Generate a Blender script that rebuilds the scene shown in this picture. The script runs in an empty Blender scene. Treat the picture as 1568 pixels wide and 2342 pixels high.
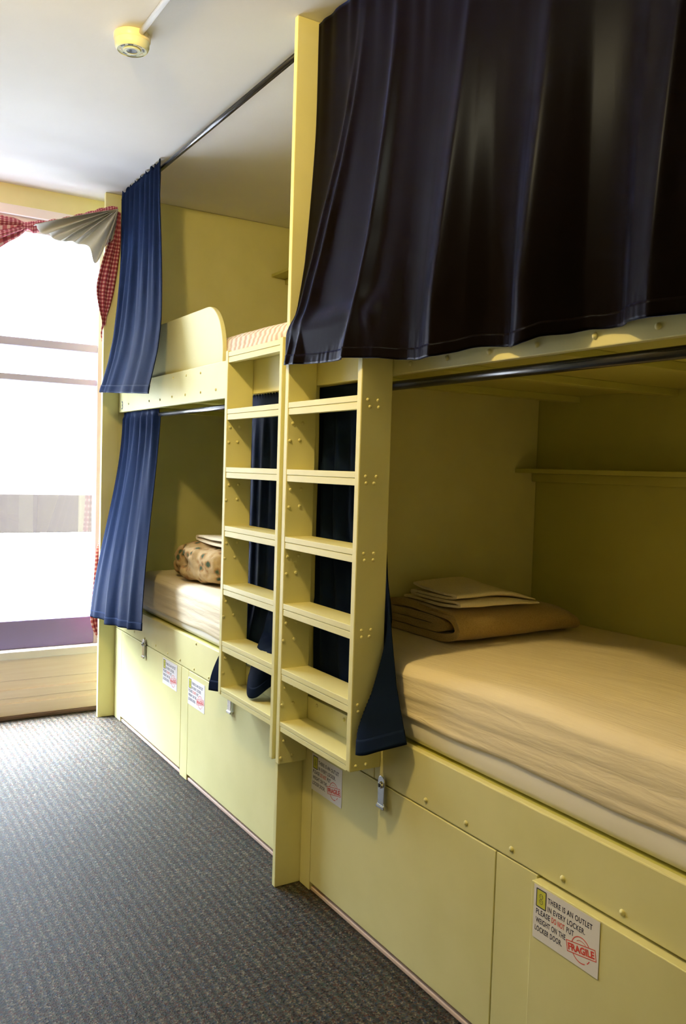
import bpy, bmesh, math, random
from mathutils import Vector, Matrix, noise
random.seed(7)
SC = bpy.context.scene
COL = SC.collection

# ------------------------------------------------------------------ helpers
def smooth01(t):
    t = max(0.0, min(1.0, t)); return t*t*(3-2*t)
def interp(tab, x):
    """piecewise-linear lookup in [(x, y...)] sorted by x"""
    if x <= tab[0][0]: return tab[0][1:]
    for a, b in zip(tab, tab[1:]):
        if x <= b[0]:
            t = (x-a[0])/(b[0]-a[0]+1e-12)
            return tuple(p+(q-p)*t for p, q in zip(a[1:], b[1:]))
    return tab[-1][1:]
def spline(tab, x):
    """smooth (Catmull-Rom) lookup"""
    n = len(tab)
    if x <= tab[0][0]: return tab[0][1:]
    if x >= tab[-1][0]: return tab[-1][1:]
    for i in range(n-1):
        if x <= tab[i+1][0]:
            p1, p2 = tab[i], tab[i+1]; p0 = tab[max(0, i-1)]; p3 = tab[min(n-1, i+2)]
            t = (x-p1[0])/(p2[0]-p1[0]); o = []
            for k in range(1, len(p1)):
                a, b, c, d = p0[k], p1[k], p2[k], p3[k]
                o.append(.5*((2*b)+(-a+c)*t+(2*a-5*b+4*c-d)*t*t+(-a+3*b-3*c+d)*t**3))
            return tuple(o)
def N(x, y=0.0, z=0.0): return noise.noise(Vector((x, y, z)))

def tag(o, label=None, cat=None, group=None, kind=None):
    if label: o['label'] = label
    if cat: o['category'] = cat
    if group: o['group'] = group
    if kind: o['kind'] = kind
    return o
def thing(name, label, cat, loc=(0, 0, 0), group=None):
    o = bpy.data.objects.new(name, None); COL.objects.link(o); o.location = loc
    o.empty_display_size = .05
    return tag(o, label, cat, group)
def link(name, me, mat, parent=None, bevel=0, seg=2, smooth=False, solid=0, subd=0):
    o = bpy.data.objects.new(name, me); COL.objects.link(o)
    if mat: me.materials.append(mat)
    if parent:
        o.parent = parent
        inv = Vector((0, 0, 0)); p = parent
        while p: inv += p.location; p = p.parent
        o.location = -inv
        # meshes are written in room coordinates: keep them there
    if solid:
        m = o.modifiers.new('s', 'SOLIDIFY'); m.thickness = solid; m.offset = 0
    if bevel:
        m = o.modifiers.new('b', 'BEVEL'); m.width = bevel; m.segments = seg; m.limit_method = 'ANGLE'; m.angle_limit = .7
        m.harden_normals = False
    if subd:
        m = o.modifiers.new('d', 'SUBSURF'); m.levels = subd; m.render_levels = subd
    if smooth:
        for p in me.polygons: p.use_smooth = True
    return o
def mesh(name, vs, fs):
    me = bpy.data.meshes.new(name); me.from_pydata([tuple(v) for v in vs], [], fs); me.validate(); me.update(); return me
def box_data(x0, x1, y0, y1, z0, z1):
    v = [(x, y, z) for x in (x0, x1) for y in (y0, y1) for z in (z0, z1)]
    f = [(0, 1, 3, 2), (4, 6, 7, 5), (0, 4, 5, 1), (2, 3, 7, 6), (0, 2, 6, 4), (1, 5, 7, 3)]
    return v, f
def box(name, x0, x1, y0, y1, z0, z1, mat, parent=None, bevel=.002):
    v, f = box_data(min(x0, x1), max(x0, x1), min(y0, y1), max(y0, y1), min(z0, z1), max(z0, z1))
    return link(name, mesh(name, v, f), mat, parent, bevel)
def boxes(name, bl, mat, parent=None, bevel=.002):
    V, F = [], []
    for b in bl:
        v, f = box_data(*b); k = len(V); V += v; F += [tuple(i+k for i in q) for q in f]
    return link(name, mesh(name, V, F), mat, parent, bevel)
def extrude(name, poly, axis, a0, a1, mat, parent=None, bevel=0, smooth=False):
    """closed 2-D outline pulled along an axis. axis 'Y': poly=(x,z); 'X': poly=(y,z); 'Z': poly=(x,y)"""
    def P(p, a):
        return {'Y': (p[0], a, p[1]), 'X': (a, p[0], p[1]), 'Z': (p[0], p[1], a)}[axis]
    n = len(poly); V = [P(p, a0) for p in poly]+[P(p, a1) for p in poly]
    F = [tuple(range(n)), tuple(range(2*n-1, n-1, -1))]+[(i, i+n, (i+1) % n+n, (i+1) % n) for i in range(n)]
    me = mesh(name, V, F)
    bm = bmesh.new(); bm.from_mesh(me); bmesh.ops.recalc_face_normals(bm, faces=bm.faces); bm.to_mesh(me); bm.free()
    return link(name, me, mat, parent, bevel, smooth=smooth)
def tube(name, p0, p1, r, mat, parent=None, n=20):
    p0, p1 = Vector(p0), Vector(p1); d = (p1-p0).normalized()
    a = d.orthogonal().normalized(); b = d.cross(a); V = []
    for p in (p0, p1):
        for i in range(n):
            t = 2*math.pi*i/n; V.append(p+a*math.cos(t)*r+b*math.sin(t)*r)
    F = [(i, (i+1) % n, (i+1) % n+n, i+n) for i in range(n)]+[tuple(range(n-1, -1, -1)), tuple(range(n, 2*n))]
    o = link(name, mesh(name, V, F), mat, parent)
    for p in o.data.polygons[:n]: p.use_smooth = True
    return o
def lathe(name, prof, c, mat, parent=None, n=40, axis=(0, 0, 1), smooth=True):
    """prof = [(radius, height)] round the axis through c"""
    ax = Vector(axis).normalized(); a = ax.orthogonal().normalized(); b = ax.cross(a); c = Vector(c); V = []; F = []
    for r, h in prof:
        for i in range(n):
            t = 2*math.pi*i/n; V.append(c+ax*h+a*(r*math.cos(t))+b*(r*math.sin(t)))
    for k in range(len(prof)-1):
        for i in range(n):
            F.append((k*n+i, k*n+(i+1) % n, (k+1)*n+(i+1) % n, (k+1)*n+i))
    F.append(tuple(range(n-1, -1, -1))); F.append(tuple((len(prof)-1)*n+i for i in range(n)))
    me = mesh(name, V, F)
    bm = bmesh.new(); bm.from_mesh(me); bmesh.ops.recalc_face_normals(bm, faces=bm.faces); bm.to_mesh(me); bm.free()
    o = link(name, me, mat, parent)
    for p in me.polygons: p.use_smooth = smooth and len(p.vertices) == 4
    m = o.modifiers.new('e', 'EDGE_SPLIT'); m.split_angle = .7
    return o
def grid_mesh(name, fn, nu, nv, mat, parent=None, solid=0.0, v0=0.0, v1=1.0, subd=0):
    V = [fn(i/nu, v0+(v1-v0)*j/nv) for j in range(nv+1) for i in range(nu+1)]
    F = [(j*(nu+1)+i, j*(nu+1)+i+1, (j+1)*(nu+1)+i+1, (j+1)*(nu+1)+i) for j in range(nv) for i in range(nu)]
    return link(name, mesh(name, V, F), mat, parent, solid=solid, smooth=True, subd=subd)

# ------------------------------------------------------------------ materials
def mat(name, col, rough=.5, spec=.5, metal=0.0, sheen=0.0, build=None, **kw):
    m = bpy.data.materials.new(name); m.use_nodes = True; nt = m.node_tree; b = nt.nodes['Principled BSDF']
    b.inputs['Base Color'].default_value = (*col, 1); b.inputs['Roughness'].default_value = rough
    b.inputs['Specular IOR Level'].default_value = spec; b.inputs['Metallic'].default_value = metal
    if sheen: b.inputs['Sheen Weight'].default_value = sheen
    for k, v in kw.items(): b.inputs[k.replace('_', ' ')].default_value = v
    if build: build(nt, b)
    return m
def nd(nt, typ, **kw):
    n = nt.nodes.new(typ)
    for k, v in kw.items():
        if k in n.inputs: n.inputs[k].default_value = v
        else: setattr(n, k, v)
    return n
def coords(nt, scale=(1, 1, 1), rot=(0, 0, 0)):
    tc = nd(nt, 'ShaderNodeTexCoord'); mp = nd(nt, 'ShaderNodeMapping')
    mp.inputs['Scale'].default_value = scale; mp.inputs['Rotation'].default_value = rot
    nt.links.new(tc.outputs['Object'], mp.inputs['Vector']); return mp.outputs['Vector']
def ramp(nt, fac, stops):
    r = nd(nt, 'ShaderNodeValToRGB'); e = r.color_ramp.elements
    while len(e) < len(stops): e.new(.5)
    for q, (p, c) in zip(e, stops): q.position = p; q.color = (*c, 1)
    nt.links.new(fac, r.inputs['Fac']); return r.outputs['Color']
def bump(nt, b, h, strength=.3, dist=.002):
    n = nd(nt, 'ShaderNodeBump'); n.inputs['Strength'].default_value = strength; n.inputs['Distance'].default_value = dist
    nt.links.new(h, n.inputs['Height']); nt.links.new(n.outputs['Normal'], b.inputs['Normal'])
def painted(c0, c1, scale=6, bs=.12):
    def f(nt, b):
        v = coords(nt); t = nd(nt, 'ShaderNodeTexNoise', Scale=scale, Detail=4.0)
        nt.links.new(v, t.inputs['Vector'])
        nt.links.new(ramp(nt, t.outputs['Fac'], [(.3, c0), (.7, c1)]), b.inputs['Base Color'])
        t2 = nd(nt, 'ShaderNodeTexNoise', Scale=130.0, Detail=3.0); nt.links.new(v, t2.inputs['Vector'])
        bump(nt, b, t2.outputs['Fac'], bs, .001)
    return f
PY0, PY1 = (.665, .635, .315), (.715, .68, .355)
M = {}
M['paint'] = mat('cream yellow paint', (.70, .64, .28), .42, .4, build=painted(PY0, PY1))
M['shaded_paint'] = mat('yellow paint darkened for shade', (.56, .5, .16), .6, .3, build=painted((.50, .485, .13), (.54, .525, .155), 4, .2))  # darker, more saturated yellow: bunk interior shade put into the colour
M['ceil'] = mat('white ceiling paint', (.80, .79, .78), .8, .2, build=painted((.79, .785, .775), (.825, .82, .815), 3, .25))
M['white'] = mat('white window paint', (.80, .78, .78), .45)
M['lav'] = mat('window paint tinted for flare', (.64, .64, .92), .5)  # bluish tint paints in the flare around the bright window
M['purple'] = mat('rail paint tinted for flare', (.24, .20, .42), .55)  # violet stands in for flare lifting the dark backlit rail
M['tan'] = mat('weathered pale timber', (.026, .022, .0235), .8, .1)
def wood(nt, b):
    v = coords(nt, (3, 60, 60)); t = nd(nt, 'ShaderNodeTexNoise', Scale=1.0, Detail=5.0); nt.links.new(v, t.inputs['Vector'])
    nt.links.new(ramp(nt, t.outputs['Fac'], [(.3, (.82, .69, .62)), (.7, (.88, .77, .70))]), b.inputs['Base Color'])
M['panel'] = mat('peach painted panelling', (.70, .56, .46), .5, build=wood)
M['kick'] = mat('pale pink wood strip', (.62, .47, .40), .45)
M['brown'] = mat('dark brown edging', (.09, .05, .035), .8)
M['rod'] = mat('black rod', (.012, .012, .014), .22, .6)
M['chrome'] = mat('chrome', (.72, .73, .75), .2, .5, 1.0)
M['darkmetal'] = mat('dark slot', (.02, .02, .02), .5)
M['paper'] = mat('white paper', (.78, .76, .80), .6)
M['ink'] = mat('dark blue ink', (.03, .035, .09), .6)
M['red'] = mat('red ink', (.62, .06, .05), .6)
M['icon'] = mat('yellow print', (.55, .55, .06), .6)
M['det'] = mat('aged cream plastic', (.78, .68, .46), .4)
M['detface'] = mat('pale green plastic', (.66, .68, .50), .45)
M['glass'] = None
def satin(col, rough, bsc, aniso):
    def f(nt, b):
        v = coords(nt, (1, 1, .12)); t = nd(nt, 'ShaderNodeTexNoise', Scale=bsc, Detail=3.0); nt.links.new(v, t.inputs['Vector'])
        bump(nt, b, t.outputs['Fac'], .12, .002)
        w = nd(nt, 'ShaderNodeTexNoise', Scale=900.0, Detail=1.0); nt.links.new(coords(nt, (1, 1, 1)), w.inputs['Vector'])
        r = nd(nt, 'ShaderNodeMapRange'); r.inputs['To Min'].default_value = rough-.06; r.inputs['To Max'].default_value = rough+.08
        nt.links.new(w.outputs['Fac'], r.inputs['Value']); nt.links.new(r.outputs['Result'], b.inputs['Roughness'])
    return f
M['satin'] = mat('dark satin cloth', (.0026, .0016, .0010), .34, .02, sheen=.22, Sheen_Roughness=.28, Sheen_Tint=(.22, .34, 1, 1), build=satin(0, .32, 40.0, 0))
M['navy'] = mat('navy cloth', (.0046, .009, .025), .6, .01, build=satin(0, .55, 60.0, 0))
M['satin'].node_tree.nodes['Principled BSDF'].inputs['Specular Tint'].default_value = (.12, .28, 1, 1)
M['navy'].node_tree.nodes['Principled BSDF'].inputs['Sheen Tint'].default_value = (.3, .5, 1, 1)
def sheetmat(c0, c1, sc=(110, 9, 70), rot=(.05, 0, .22), st=.55):
    def f(nt, b):
        v = coords(nt, sc, rot); t = nd(nt, 'ShaderNodeTexNoise', Scale=1.0, Detail=4.0, Distortion=.6); nt.links.new(v, t.inputs['Vector'])
        v2 = coords(nt, (9, 1.6, 12), (.1, 0, -.2)); t2 = nd(nt, 'ShaderNodeTexNoise', Scale=1.0, Detail=3.0); nt.links.new(v2, t2.inputs['Vector'])
        a = nd(nt, 'ShaderNodeMath', operation='MULTIPLY_ADD'); a.inputs[1].default_value = 2.0
        nt.links.new(t2.outputs['Fac'], a.inputs[0]); nt.links.new(t.outputs['Fac'], a.inputs[2])
        bump(nt, b, a.outputs[0], st, .0035)
        nt.links.new(ramp(nt, t2.outputs['Fac'], [(.3, c0), (.7, c1)]), b.inputs['Base Color'])
    return f
M['sheet'] = mat('cream fitted sheet', (.76, .66, .50), .85, .2, build=sheetmat((.74, .64, .48), (.78, .69, .53)))
M['mattress'] = mat('white mattress ticking', (.80, .77, .74), .8, .2)
def fold_shade(nt, b):
    v = coords(nt, (1, 1, 1), (0, 0, .5)); w = nd(nt, 'ShaderNodeTexWave', Scale=9.0, Distortion=2.0, Detail=2.0); w.wave_type = 'BANDS'; w.bands_direction = 'Y'
    nt.links.new(v, w.inputs['Vector'])
    nt.links.new(ramp(nt, w.outputs['Fac'], [(.25, (.60, .44, .38)), (.5, (.80, .72, .70)), (.8, (.84, .79, .78))]), b.inputs['Base Color'])  # darker bands paint the shade of fabric folds into the sheet
    bump(nt, b, w.outputs['Fac'], .4, .006)
M['pinksheet'] = mat('pinkish sheet with painted fold shade', (.78, .7, .68), .8, .2, build=fold_shade)
def fuzzy(c0, c1):
    def f(nt, b):
        v = coords(nt); t = nd(nt, 'ShaderNodeTexNoise', Scale=220.0, Detail=3.0); nt.links.new(v, t.inputs['Vector'])
        nt.links.new(ramp(nt, t.outputs['Fac'], [(.3, c0), (.7, c1)]), b.inputs['Base Color']); bump(nt, b, t.outputs['Fac'], .5, .003)
    return f
M['blanket'] = mat('brown wool blanket', (.30, .19, .09), .95, .1, sheen=.3, build=fuzzy((.36, .245, .085), (.46, .32, .12)))
M['towel'] = mat('folded cream linen', (.66, .56, .40), .9, .1, build=fuzzy((.80, .70, .52), (.86, .77, .60)))
def floral(nt, b):
    v = coords(nt); vo = nd(nt, 'ShaderNodeTexVoronoi', Scale=24.0); nz = nd(nt, 'ShaderNodeTexNoise', Scale=26.0, Detail=3.0)
    nt.links.new(v, vo.inputs['Vector']); nt.links.new(v, nz.inputs['Vector'])
    mx = nd(nt, 'ShaderNodeMath', operation='MULTIPLY_ADD'); mx.inputs[1].default_value = .9
    nt.links.new(nz.outputs['Fac'], mx.inputs[0]); nt.links.new(vo.outputs['Distance'], mx.inputs[2])
    nt.links.new(ramp(nt, mx.outputs[0], [(.60, (.05, .08, .045)), (.70, (.17, .15, .07)), (.79, (.33, .17, .075)), (.88, (.40, .27, .13)), (1.0, (.47, .34, .18))]), b.inputs['Base Color'])
    bump(nt, b, nz.outputs['Fac'], .4, .01)
M['floral'] = mat('floral quilt cotton', (.66, .52, .34), .85, .15, build=floral)
def gingham(nt, b):
    v = coords(nt, (1, 1, 1), (0, 0, 0))
    sep = nd(nt, 'ShaderNodeSeparateXYZ'); uv = nd(nt, 'ShaderNodeUVMap'); nt.links.new(uv.outputs['UV'], sep.inputs[0])
    def w(o):
        a = nd(nt, 'ShaderNodeMath', operation='MULTIPLY'); a.inputs[1].default_value = 1.0; nt.links.new(o, a.inputs[0])
        f = nd(nt, 'ShaderNodeMath', operation='FRACT'); nt.links.new(a.outputs[0], f.inputs[0])
        g = nd(nt, 'ShaderNodeMath', operation='GREATER_THAN'); g.inputs[1].default_value = .45; nt.links.new(f.outputs[0], g.inputs[0]); return g.outputs[0]
    s = nd(nt, 'ShaderNodeMath', operation='ADD'); nt.links.new(w(sep.outputs[0]), s.inputs[0]); nt.links.new(w(sep.outputs[1]), s.inputs[1])
    h = nd(nt, 'ShaderNodeMath', operation='MULTIPLY'); h.inputs[1].default_value = .5; nt.links.new(s.outputs[0], h.inputs[0])
    nt.links.new(ramp(nt, h.outputs[0], [(.1, (.62, .42, .40)), (.5, (.40, .09, .11)), (.9, (.20, .025, .05))]), b.inputs['Base Color'])
M['gingham'] = mat('red checked cotton', (.4, .08, .1), .8, .2, build=gingham)
M['lining'] = mat('off-white lining', (.62, .60, .54), .8, .2)
def translucent(m, amt):
    nt = m.node_tree; b = nt.nodes['Principled BSDF']; out = nt.nodes['Material Output']
    t = nd(nt, 'ShaderNodeBsdfTranslucent'); src = b.inputs['Base Color']
    if src.is_linked: nt.links.new(src.links[0].from_socket, t.inputs['Color'])
    else: t.inputs['Color'].default_value = src.default_value
    mx = nd(nt, 'ShaderNodeMixShader'); mx.inputs[0].default_value = amt
    nt.links.new(b.outputs[0], mx.inputs[1]); nt.links.new(t.outputs[0], mx.inputs[2]); nt.links.new(mx.outputs[0], out.inputs['Surface'])
translucent(M['lining'], .3); translucent(M['gingham'], .15)
def carpet(nt, b):
    v = coords(nt)
    sep = nd(nt, 'ShaderNodeSeparateXYZ'); nt.links.new(v, sep.inputs[0])
    vo = nd(nt, 'ShaderNodeTexVoronoi', Scale=230.0); nt.links.new(v, vo.inputs['Vector'])
    spk = ramp(nt, vo.outputs['Color'], [(.1, (.006, .007, .009)), (.28, (.085, .036, .022)), (.42, (.024, .052, .044)), (.54, (.095, .085, .055)), (.66, (.022, .038, .075)), (.8, (.15, .12, .075)), (.94, (.19, .18, .16))])
    # ribs run along the room with a dashed weave across
    wv = nd(nt, 'ShaderNodeTexWave', Scale=11.5, Distortion=.8, Detail=1.5); wv.bands_direction = 'X'
    wv.inputs['Detail Scale'].default_value = 6.0; nt.links.new(v, wv.inputs['Vector'])
    wy = nd(nt, 'ShaderNodeTexWave', Scale=18.0, Distortion=1.6, Detail=1.5); wy.bands_direction = 'Y'; nt.links.new(v, wy.inputs['Vector'])
    mul = nd(nt, 'ShaderNodeMath', operation='MULTIPLY_ADD'); mul.inputs[1].default_value = .4
    nt.links.new(wy.outputs['Fac'], mul.inputs[0]); nt.links.new(wv.outputs['Fac'], mul.inputs[2])
    sh = nd(nt, 'ShaderNodeMapRange'); sh.inputs['From Max'].default_value = 1.4; sh.inputs['To Min'].default_value = .27; sh.inputs['To Max'].default_value = .74
    nt.links.new(mul.outputs[0], sh.inputs['Value'])
    mx = nd(nt, 'ShaderNodeVectorMath', operation='SCALE'); nt.links.new(spk, mx.inputs[0]); nt.links.new(sh.outputs[0], mx.inputs['Scale'])
    nt.links.new(mx.outputs[0], b.inputs['Base Color'])
    ad = nd(nt, 'ShaderNodeMath', operation='MULTIPLY_ADD'); ad.inputs[1].default_value = .35; nt.links.new(mul.outputs[0], ad.inputs[0]); nt.links.new(vo.outputs['Distance'], ad.inputs[2])
    bump(nt, b, ad.outputs[0], .35, .002)
M['carpet'] = mat('ribbed grey carpet', (.12, .125, .13), .55, .10, sheen=.0, build=carpet)
g = bpy.data.materials.new('window glass'); g.use_nodes = True; nt = g.node_tree
for n in list(nt.nodes):
    if n.type == 'BSDF_PRINCIPLED': nt.nodes.remove(n)
tr = nd(nt, 'ShaderNodeBsdfTransparent'); gl = nd(nt, 'ShaderNodeBsdfGlossy'); gl.inputs['Roughness'].default_value = .02
mx = nd(nt, 'ShaderNodeMixShader'); mx.inputs[0].default_value = .06
nt.links.new(tr.outputs[0], mx.inputs[1]); nt.links.new(gl.outputs[0], mx.inputs[2]); nt.links.new(mx.outputs[0], nt.nodes['Material Output'].inputs['Surface'])
M['glass'] = g
M['ground'] = mat('pale ground', (.22, .22, .225), .9)
M['trees'] = mat('distant foliage', (.025, .032, .05), .9)
def outer(nt, b): pass
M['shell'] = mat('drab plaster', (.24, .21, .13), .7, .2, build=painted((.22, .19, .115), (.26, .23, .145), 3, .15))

# ------------------------------------------------------------------ setting
CEIL = 2.673; WY = 2.166; RX = .962; LX = -2.05; BY = -2.95
def struct(o): o['kind'] = 'structure'; return o
struct(box('floor', LX-.1, RX+.1, BY-.1, WY+.18, -.08, 0, M['carpet'], bevel=0))
struct(box('ceiling', LX-.1, RX+.1, BY-.1, WY+.18, CEIL, CEIL+.1, M['ceil'], bevel=0))
struct(box('wall_right', RX, RX+.1, BY, WY, 0, CEIL, M['shaded_paint'], bevel=0))
struct(box("wall_left", LX-.1, LX, BY, WY, 0, CEIL, M["shell"], bevel=0))
struct(box('wall_back', LX, RX, BY-.1, BY, 0, CEIL, M['paint'], bevel=0))
# window wall: opening X -1.72..-.03, Z .306..2.57
WX0, WX1 = -1.74, -.028
wl = boxes('wall_front', [(LX, WX0, WY, WY+.16, 0, CEIL), (WX1, RX, WY, WY+.16, 0, CEIL), (WX0, WX1, WY, WY+.16, 2.57, CEIL)], M['paint'], bevel=0)
struct(wl)
def panel_profile(pts): return pts
# low panelling under the window: stepped boards
pf = [(WY+.16, 0), (WY-.004, 0), (WY-.004, .076), (WY+.006, .080), (WY+.006, .102), (WY-.002, .106), (WY-.002, .146), (WY+.008, .150), (WY+.008, .192), (WY+.0, .197), (WY+.0, .306), (WY+.16, .306)]
struct(extrude('wall_front_panelling', pf, 'X', WX0-.02, 0.0, M['panel']))
struct(box('trim_1', LX, 0, WY-.03, WY-.004, 0, .018, M['brown'], bevel=.004))
# the window
win = bpy.data.objects.new('window_1', None); COL.objects.link(win); win['kind'] = 'structure'
boxes('casing', [(WX0-.05, WX1+.012, WY-.012, WY+.01, 2.527, 2.572)], M['white'], win)
fr = [(WX0, WX1, WY+.03, WY+.10, 2.46, 2.57), (WX0, WX0+.05, WY+.03, WY+.10, .35, 2.46), (WX1-.03, WX1, WY+.03, WY+.10, .35, 2.46)]
boxes('frame', fr, M['white'], win, .003)
box('sash_rail', WX0+.05, WX1-.03, WY+.035, WY+.085, 1.892, 1.936, M['lav'], win, .004)
box('glazing_bar', WX0+.05, WX1-.03, WY+.04, WY+.08, 1.719, 1.753, M['lav'], win, .004)
box('bottom_rail', WX0+.05, WX1-.03, WY+.03, WY+.09, .35, .498, M['purple'], win, .004)
box('sill', WX0-.03, WX1+.02, WY-.018, WY+.12, .306, .35, M['white'], win, .005)
box('pane', WX0+.05, WX1-.03, WY+.058, WY+.062, .498, 2.46, M['glass'], win, 0)
# outside: balcony railing, ground, far tree line
rl = thing('balcony_railing', 'pale weathered timber balcony railing outside the window', 'railing', (-.85, 3.0, 0))
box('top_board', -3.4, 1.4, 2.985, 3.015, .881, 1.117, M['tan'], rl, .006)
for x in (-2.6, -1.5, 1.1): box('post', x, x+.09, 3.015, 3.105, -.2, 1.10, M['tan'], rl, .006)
struct(box('balcony_floor', -3.6, 1.6, WY+.2, 3.2, -.28, -.2, M['ground'], bevel=0))
struct(box('ground', -700, 400, 6, 900, -3.1, -3.0, M['ground'], bevel=0))
V, F = [], []
rng = random.Random(3)
for i in range(420):
    x = -185+i*.62+rng.uniform(-.2, .2)
    if rng.random() < .22: continue
    r = rng.uniform(.35, .95); h = rng.uniform(.5, 1.25); y = 243+rng.uniform(-2, 2); k = len(V)
    for a in range(7):
        for b in range(5):
            t = 2*math.pi*a/7; p = math.pi*.5*b/4; rr = r*math.cos(p)*(1+.25*N(x+a, b*.7, y))
            V.append((x+rr*math.cos(t), y+rr*math.sin(t), -3+h*math.sin(p)*(1+.3*N(x, a, b))))
    for a in range(7):
        for b in range(4):
            F.append((k+a*5+b, k+((a+1) % 7)*5+b, k+((a+1) % 7)*5+b+1, k+a*5+b+1))
tl = link('tree_line', mesh('tree_line', V, F), M['trees']); tag(tl, 'faint blue line of distant trees seen through the bright window', 'trees', kind='stuff')

# ------------------------------------------------------------------ bunk beds
BZ0, BZ1 = .469, .605        # lower bed board
UZ0, UZ1 = 1.576, 1.717      # upper bed board
screw_me = None
def screw(parent, p, axis, r=.0055):
    r *= 1.3
    """domed screw head painted over"""
    global screw_me
    if screw_me is None:
        n = 12; V = []; F = []
        pr = [(1.0, 0), (.95, .3), (.75, .55), (.4, .72), (.05, .78)]
        for q, h in pr:
            for i in range(n):
                t = 2*math.pi*i/n; V.append((q*math.cos(t), q*math.sin(t), h))
        for k in range(len(pr)-1):
            for i in range(n): F.append((k*n+i, k*n+(i+1) % n, (k+1)*n+(i+1) % n, (k+1)*n+i))
        F.append(tuple((len(pr)-1)*n+i for i in range(n)))
        screw_me = mesh('screw_head', V, F); screw_me.materials.append(M['paint'])
        for q in screw_me.polygons: q.use_smooth = True
    o = bpy.data.objects.new('screw_head', screw_me); COL.objects.link(o)
    o.rotation_euler = Vector(axis).to_track_quat('Z', 'Y').to_euler(); o.scale = (r, r, r)
    o.parent = parent
    inv = Vector((0, 0, 0)); q = parent
    while q: inv += q.location; q = q.parent
    o.location = Vector(p)-inv
    return o

def latch(parent, y, x=0.0, zc=.452):
    """chrome hasp: long swivel plate with rounded top over a staple, foot plate flared"""
    n = 14; w = .0155
    out = []
    for i in range(n+1):
        t = math.pi*i/n; out.append((y+w*math.cos(t), zc+.028+w*math.sin(t)))
    out += [(y-w*.95, zc-.03), (y-w*1.25, zc-.042), (y+w*1.25, zc-.042), (y+w*.95, zc-.03)]
    V = [(x-.012, a, b) for a, b in out]+[(x-.0085, a, b) for a, b in out]; k = len(out)
    F = [tuple(range(k)), tuple(range(2*k-1, k-1, -1))]+[(i, (i+1) % k, (i+1) % k+k, i+k) for i in range(k)]
    me = mesh('latch', V, F); bm = bmesh.new(); bm.from_mesh(me); bmesh.ops.recalc_face_normals(bm, faces=bm.faces); bm.to_mesh(me); bm.free()
    o = link('latch', me, M['chrome'], parent, .0012)
    tag(o, 'chrome hasp latch')
    s = lathe('latch_staple', [(.010, 0), (.010, .012), (.0085, .0165), (.007, .0175)], (x, y, zc+.018), M['chrome'], parent, 20, (-1, 0, 0))
    kk = lathe('latch_keyhole', [(.0048, 0), (.0048, .0185), (.004, .0188)], (x, y, zc+.018), M['darkmetal'], parent, 14, (-1, 0, 0))
    box('latch_foot', x, x-.015, y-w*1.2, y+w*1.2, zc-.047, zc-.037, M['chrome'], parent, .002)
    return o

def rail_shape():
    pts = [(2.003, 1.60), (2.003, 1.955), (.90, 1.955)]
    for i in range(1, 15):
        t = math.pi/2*i/14; pts.append((.90-.166*math.sin(t), 1.955-.20+.20*math.cos(t)))
    pts += [(.734, 1.60)]
    return pts

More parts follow.
